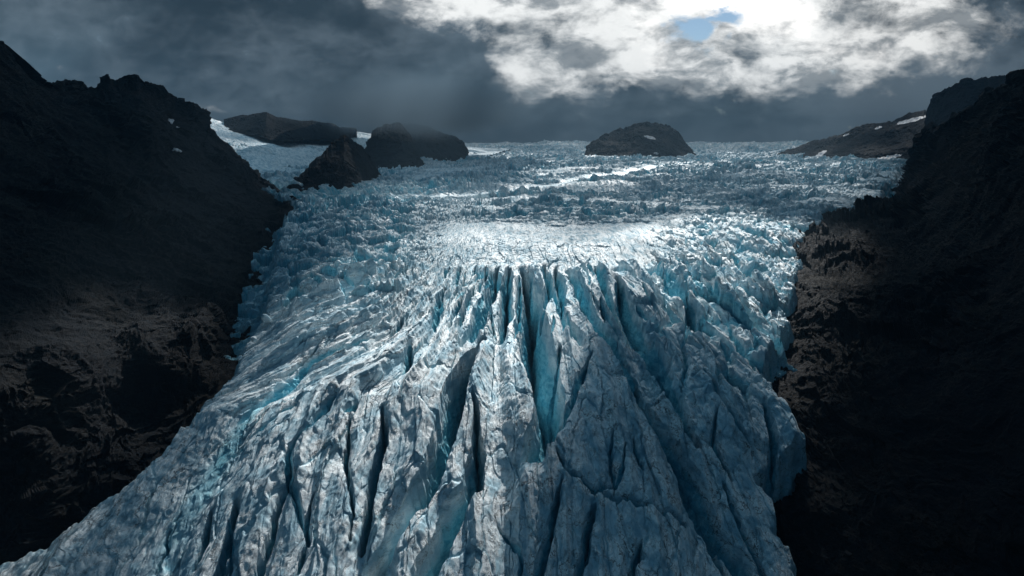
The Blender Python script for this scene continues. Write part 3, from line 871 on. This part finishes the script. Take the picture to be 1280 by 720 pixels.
# ------------------------------------------------------------------ snow patches lying on the rock
def snow_patch(P_, cx, cy, rx, ry, rot, label, seed, th=1.6):
    px, py = proj(P_)
    c_, s_ = math.cos(R(rot)), math.sin(R(rot))
    ax = (px - cx) * c_ + (py - cy) * s_; ay = -(px - cx) * s_ + (py - cy) * c_
    wob = gn2(px / 3.5, py / 2.2, seed) * .55 + gn2(px / 1.3, py / 1.0, seed + 1) * .25
    m_ = ((ax / rx) ** 2 + (ay / ry) ** 2 + wob) < 1
    back_ = np.gradient(py, axis=0) > 0
    f = m_[:-1, :-1] & m_[1:, 1:] & m_[1:, :-1] & m_[:-1, 1:] & ~back_[:-1, :-1]
    # keep only the largest connected piece
    rr_, cc_ = np.where(f)
    if len(rr_):
        left = set(zip(rr_.tolist(), cc_.tolist())); best = set()
        while left:
            st = [left.pop()]; comp = set(st)
            while st:
                r_, c__ = st.pop()
                for nb_ in ((r_ + 1, c__), (r_ - 1, c__), (r_, c__ + 1), (r_, c__ - 1)):
                    if nb_ in left: left.remove(nb_); comp.add(nb_); st.append(nb_)
            if len(comp) > len(best): best = comp
        f[:] = False
        for r_, c__ in best: f[r_, c__] = True
    if f.sum() < 3: print('no faces for', label); return
    nn_ = normals(P_)
    flip = 1
    vdir = -P_
    if ((nn_ * vdir).sum(-1)[m_]).mean() < 0: flip = -1
    o_ = grid_mesh('snow_patch', P_ + nn_ * flip * th * .5, SNOW, keep=f)
    md = o_.modifiers.new('thickness', 'SOLIDIFY'); md.thickness = th; md.offset = 0
    tag(o_, label, 'snow patch', 'snow patches left on the dark rock')
SNOWS = [('rr', 1138, 151, 20, 2.6, -14, 'long bright snow streak slanting across the far right ridge'),
      ('rr', 1026, 193, 9, 2.6, -35, 'pointed snow patch at the foot of the far right ridge'),
      ('rr', 1108, 198, 22, 2.6, -12, 'flat snow strip where the far right ridge meets the ice'),
      ('rr', 1058, 169, 4, 1.4, -20, 'tiny snow fleck high on the far right ridge'),
      ('rr', 1098, 160, 5, 1.6, -20, 'short snow fleck under the middle of the far right crest'),
      ('nun', 812, 172, 8, 1.8, 15, 'small snow streak on the front of the domed outcrop'),
      ('nun', 820, 192, 3, 1.6, 10, 'snow dot low on the domed outcrop'),
      ('left', 214, 152, 5, 3.0, 35, 'small snow patch below the jagged left skyline'),
      ('left', 226, 162, 7, 2.0, 30, 'narrow snow patch just right of and below a smaller one on the left mountain'),
      ('left', 222, 188, 8, 2.2, 12, 'lone snow streak halfway down the left mountain')]
for i, (k, cx, cy, rx, ry, rot, lb) in enumerate(SNOWS):
    snow_patch(LW2 if k == 'left' else PK[k][1], cx, cy, rx, ry, rot, lb, 1000 + i)

# ------------------------------------------------------------------ boulders, rubble and fallen ice
import bmesh
def stone_mesh(name, seed, mat, sub=3):
    bm = bmesh.new(); bmesh.ops.create_icosphere(bm, subdivisions=sub, radius=1)
    rs = np.random.RandomState(seed)
    v = np.array([p.co[:] for p in bm.verts])
    for k in range(11):                      # knock flat faces off a ball
        d = rs.randn(3); d /= np.linalg.norm(d); c = rs.uniform(.45, .8)
        t = v @ d
        v -= np.maximum(t - c, 0)[:, None] * d * .96
    v *= rs.uniform(.75, 1.25, 3)
    v += fbm3(v[:, 0] * 2 + seed, v[:, 1] * 2, v[:, 2] * 2, 3, seed)[:, None] * v * .12
    for p, c in zip(bm.verts, v): p.co = c
    me = bpy.data.meshes.new(name); bm.to_mesh(me); bm.free(); me.materials.append(mat)
    return me
RP = proj(RW2); LP = proj(LW2)
def on_slope(P_, pr, px, py):
    d = (pr[0] - px) ** 2 + (pr[1] - py) ** 2
    m_ = d < 25
    if not m_.any(): return None
    c = P_[m_]
    return c[c[:, 1].argmin()]
rs = np.random.RandomState(5)
sm = [stone_mesh('boulder', 50 + k, ROCK) for k in range(4)]
for px, py, r_, lb in ((1078, 652, 2.2, 'dark boulder above the middle of the lit rubble fan at lower right'), (1105, 668, 1.7, 'small dark boulder in the centre of the rubble fan at lower right'),
                   (1132, 655, 1.9, 'dark boulder on the upper right edge of the rubble fan'), (1060, 690, 2.4, 'largest boulder on the left side of the rubble fan at lower right'),
                   (1150, 690, 1.8, 'boulder farthest right in the rubble fan at lower right'), (1090, 700, 1.6, 'smallest boulder, lowest in the rubble fan by the bottom edge'),
                   (1012, 688, 2.0, 'dark boulder alone beside the foot of the ice at lower right'), (1064, 560, 2.4, 'dark boulder on the shaded slope right of the jutting ice lip'),
                   (1078, 520, 2.0, 'dark boulder just up the slope from the jutting ice lip'), (1040, 500, 1.8, 'small boulder on rock just above the jutting ice lip'),
                   (1085, 470, 2.2, 'dark boulder in the middle of the right rock slope'), (1060, 300, 2.6, 'boulder beside the ice where the right bank bends inward'),
                   (1084, 285, 2.8, 'highest boulder on the sunlit ramp of the right bank'), (1052, 330, 2.4, 'boulder low on the sunlit ramp of the right bank')):
    c = on_slope(RW2, RP, px, py)
    if c is None: continue
    o = bpy.data.objects.new('boulder', sm[rs.randint(4)]); C.objects.link(o)
    o.location = c + np.array([0, 0, r_ * .2]); o.scale = (r_,) * 3; o.rotation_euler = rs.rand(3) * 6
    tag(o, lb, 'boulder', 'loose boulders on the right slope')
im = [stone_mesh('ice_block', 80 + k, ICE) for k in range(3)]
for (px, py, r_, lb) in ((332, 400, 5.0, 'largest pale ice block fallen at the left edge of the glacier'), (318, 424, 2.4, 'small ice block at the left ice edge just below a much larger one'),
                         (300, 448, 2.0, 'lowest small ice block along the left ice edge by the black gully')):
    c = np.array(hit(px, py))
    o = bpy.data.objects.new('ice_block', im[rs.randint(3)]); C.objects.link(o)
    o.location = c + np.array([0, 0, r_ * .1]); o.scale = (r_,) * 3; o.rotation_euler = rs.rand(3) * 6
    tag(o, lb, 'ice block', 'ice blocks broken from the glacier edge')
# scree: countless small stones in one sheet of rubble
px, py = RP
zone = (((px - 1090) / 110) ** 2 + ((py - 690) / 55) ** 2 < 1) | (((px - 1080) / 45) ** 2 + ((py - 540) / 85) ** 2 < 1) | (((px - 1090) / 60) ** 2 + ((py - 300) / 45) ** 2 < 1)
zi = np.argwhere(zone & (np.gradient(py, axis=0) < 0))
zi = zi[rs.permutation(len(zi))[:7000]]
tb = stone_mesh('pebble_shape', 99, ROCK, 1)
tv = np.array([v.co[:] for v in tb.vertices]); tf = np.array([p.vertices[:] for p in tb.polygons])
cen = RW2[zi[:, 0], zi[:, 1]]; scl = rs.uniform(.2, .9, len(cen)) ** 1.6 * 1.1
ang = rs.rand(len(cen)) * 6.28
ca, sa_ = np.cos(ang)[:, None], np.sin(ang)[:, None]
vv = np.stack([tv[None, :, 0] * ca - tv[None, :, 1] * sa_, tv[None, :, 0] * sa_ + tv[None, :, 1] * ca, np.repeat(tv[None, :, 2], len(cen), 0)], -1) * scl[:, None, None] + cen[:, None]
ff = tf[None] + (np.arange(len(cen)) * len(tv))[:, None, None]
me = bpy.data.meshes.new('scree')
me.from_pydata(vv.reshape(-1, 3).tolist(), [], ff.reshape(-1, 3).tolist()); me.materials.append(ROCK)
o = bpy.data.objects.new('scree', me); C.objects.link(o)
tag(o, 'dark rubble and small stones strewn over the right slope', 'scree', kind='stuff')

# ------------------------------------------------------------------ unseen cloud deck, added above the frame; openings shaped to light the ice
ZC = 1150.0
k_ = ZC / math.tan(R(SUN_EL))
def up_xy(x, y, z=-110):
    s_ = (ZC - z) / SUN_DIR[2]
    return x + SUN_DIR[0] * s_, y + SUN_DIR[1] * s_
nx, ny = 420, 620
gy = np.r_[np.linspace(900, 5600, 430), np.geomspace(5612, 26000, 190)]
GX = np.linspace(-1, 1, nx)[None, :] * (1250 + 0.85 * np.clip(gy - 3000, 0, None))[:, None] + 550
GY = np.repeat(gy[:, None], nx, 1)
zz = np.maximum(ZC, 0.215 * GY + 0.0) + fbm2(GX / 500, GY / 500, 5, 1230) * 50 * np.clip((5600 - GY) / 1000, 0, 1)
sh = (np.maximum(ZC, 0.215 * GY) + 110) / SUN_DIR[2]
SX = GX - SUN_DIR[0] * sh; SY = GY - SUN_DIR[1] * sh        # where each piece of the deck throws its shade
wob = fbm2(SX / 160, SY / 160, 5, 1200, 0.6) * 30
wob2 = fbm2(SX / 160 + 30, SY / 160, 5, 1210, 0.6) * 45
AX, AY = SX + wob, SY + wob2
def on_plane(p):
    t = (-110 - p[2]) / SUN_DIR[2]
    return p[0] + SUN_DIR[0] * t, p[1] + SUN_DIR[1] * t
def inside(pts):
    pp = [on_plane(p) for p in pts]
    r = np.zeros(AX.shape, bool)
    for (xa, ya), (xb, yb) in zip(pp, pp[1:] + pp[:1]):
        c = ((ya > AY) != (yb > AY)) & (AX < (xb - xa) * (AY - ya) / (yb - ya + 1e-9) + xa)
        r ^= c
    return r
ice_ = lambda *l: [hit(*p) for p in l]
hole_ = inside(ice_((500, 292), (640, 281), (760, 290), (820, 272), (900, 264), (990, 276), (1060, 285), (1075, 320), (1010, 420), (960, 440), (900, 400), (860, 415), (800, 395),
                    (760, 400), (735, 440), (705, 500), (690, 575), (600, 590), (565, 545), (505, 530), (435, 545), (350, 510), (250, 535), (280, 500), (380, 430), (400, 380), (440, 330)))
hole_ |= inside(ice_((190, 720), (235, 640), (310, 615), (290, 720)))
bw = np.array([on_plane(p) for p in BD[1:]])
bxx = np.clip(SX, bw[0, 0], bw[-1, 0])
hole_ |= (np.abs(SY - np.interp(bxx, bw[:, 0], bw[:, 1]) + wob2 * .4) < 0.045 * SY) & (np.abs(SX - bxx) < 30)
hole_ |= inside([(-300, 385, -150), (-320, 470, -120), (-270, 560, -110), (-185, 540, -125), (-185, 430, -150), (-230, 380, -160)])
hole_ |= inside([(-310, 270, -180), (-320, 365, -160), (-215, 365, -170), (-200, 285, -185)])
hole_ |= inside([(135, 262, -190), (145, 325, -185), (205, 325, -175), (222, 262, -180)])
hole_ |= inside([W(1040, 560, 330), W(1050, 500, 370), W(1100, 510, 370), W(1090, 600, 320)])
def blur(a, n_, ax):
    for _ in range(n_):
        b = a.copy(); sl = lambda p: tuple(p if k == ax else slice(None) for k in (0, 1))
        b[sl(slice(1, -1))] = (a[sl(slice(0, -2))] + a[sl(slice(2, None))] + 2 * a[sl(slice(1, -1))]) / 4
        a = b
    return a
hf = blur(blur(hole_.astype(float), 14, 0), 14, 1)
T = ss(hf, 0.12, 0.75) * (1 - .30 * ss(SY, 600, 720) * (1 - ss(SX, 120, 200)))                                      # share of sunlight let through
veil_ = ss(SY, 520, 900) * ss(fbm2(SX / 260, SY / 330, 4, 1240), -.75, .75)
veil_ *= ss(SX - xl(SY), -20, 160) * ss(xr(SY) - SX, -20, 120)
veil_ *= 1 - .75 * ss(SY, 2900, 4600)
T = np.maximum(T, 0.58 * veil_)
T = np.maximum(T, 0.012)
keep_ = ~((T[:-1, :-1] > .985) & (T[1:, 1:] > .985))
o = grid_mesh('shade_cloud', np.stack([GX, GY, zz], -1), CLOUD, {'thin': np.sqrt(T)}, keep=keep_)
md = o.modifiers.new('thickness', 'SOLIDIFY'); md.thickness = 40; md.offset = 1
tag(o, 'unseen broken cloud bank added above the frame to shade the glacier', 'cloud', kind='stuff')

# ------------------------------------------------------------------ haze
hz = bpy.data.meshes.new('haze')
x0, x1, y0, y1, z0, z1 = -14500, 14500, -300, 13500, -421, 420
vs = [(x, y, z) for x in (x0, x1) for y in (y0, y1) for z in (z0, z1)]
hz.from_pydata(vs, [], [(0, 1, 3, 2), (4, 6, 7, 5), (0, 4, 5, 1), (2, 3, 7, 6), (0, 2, 6, 4), (1, 5, 7, 3)])
ho = bpy.data.objects.new('haze', hz); C.objects.link(ho)
hm = bpy.data.materials.new('haze'); hm.use_nodes = True; hm.node_tree.nodes.clear()
n = N(hm.node_tree)
oo = n.new('ShaderNodeOutputMaterial'); pv = n.new('ShaderNodeVolumePrincipled')
pv.inputs['Color'].default_value = (0.45, 0.72, 0.95, 1)
pv.inputs['Density'].default_value = 0.00007
pv.inputs['Anisotropy'].default_value = 0.0
hm.node_tree.links.new(pv.outputs[0], oo.inputs['Volume'])
hz.materials.append(hm)
tag(ho, kind='stuff')
print('total script', time.time() - T0)

# low cloud sitting on the peaks at upper left
bm = bmesh.new(); bmesh.ops.create_icosphere(bm, subdivisions=4, radius=1)
me = bpy.data.meshes.new('low_cloud'); bm.to_mesh(me); bm.free()
lc = bpy.data.objects.new('low_cloud', me); C.objects.link(lc)
cx_, cy_, cz_ = W(528, 134, 2450)
lc.location = (cx_, cy_, cz_); lc.scale = (480, 800, 125)
m = bpy.data.materials.new('low_cloud'); m.use_nodes = True; m.node_tree.nodes.clear(); n = N(m.node_tree)
oo = n.new('ShaderNodeOutputMaterial'); pv = n.new('ShaderNodeVolumePrincipled')
tcn = n.new('ShaderNodeTexCoord')
ln = n.new('ShaderNodeVectorMath', operation='LENGTH'); n.t.links.new(tcn.outputs['Object'], ln.inputs[0])
geo = n.new('ShaderNodeNewGeometry')
nz = n.noise(geo.outputs['Position'], 0.012, 4, 0.55)
dd = n.sstep(n.m('ADD', ln.outputs['Value'], n.m('MULTIPLY', n.m('SUBTRACT', nz, .5), .9)), 0.35, 0.95, 1.0, 0.0)
n.set(pv.inputs['Density'], n.m('MULTIPLY', dd, 0.004))
pv.inputs['Color'].default_value = (0.36, 0.50, 0.62, 1)
n.t.links.new(pv.outputs[0], oo.inputs['Volume'])
me.materials.append(m)
tag(lc, 'low grey cloud resting on the dark peaks', 'cloud', kind='stuff')
sc.cycles.volume_step_rate = 4.0
sc.cycles.volume_max_steps = 64
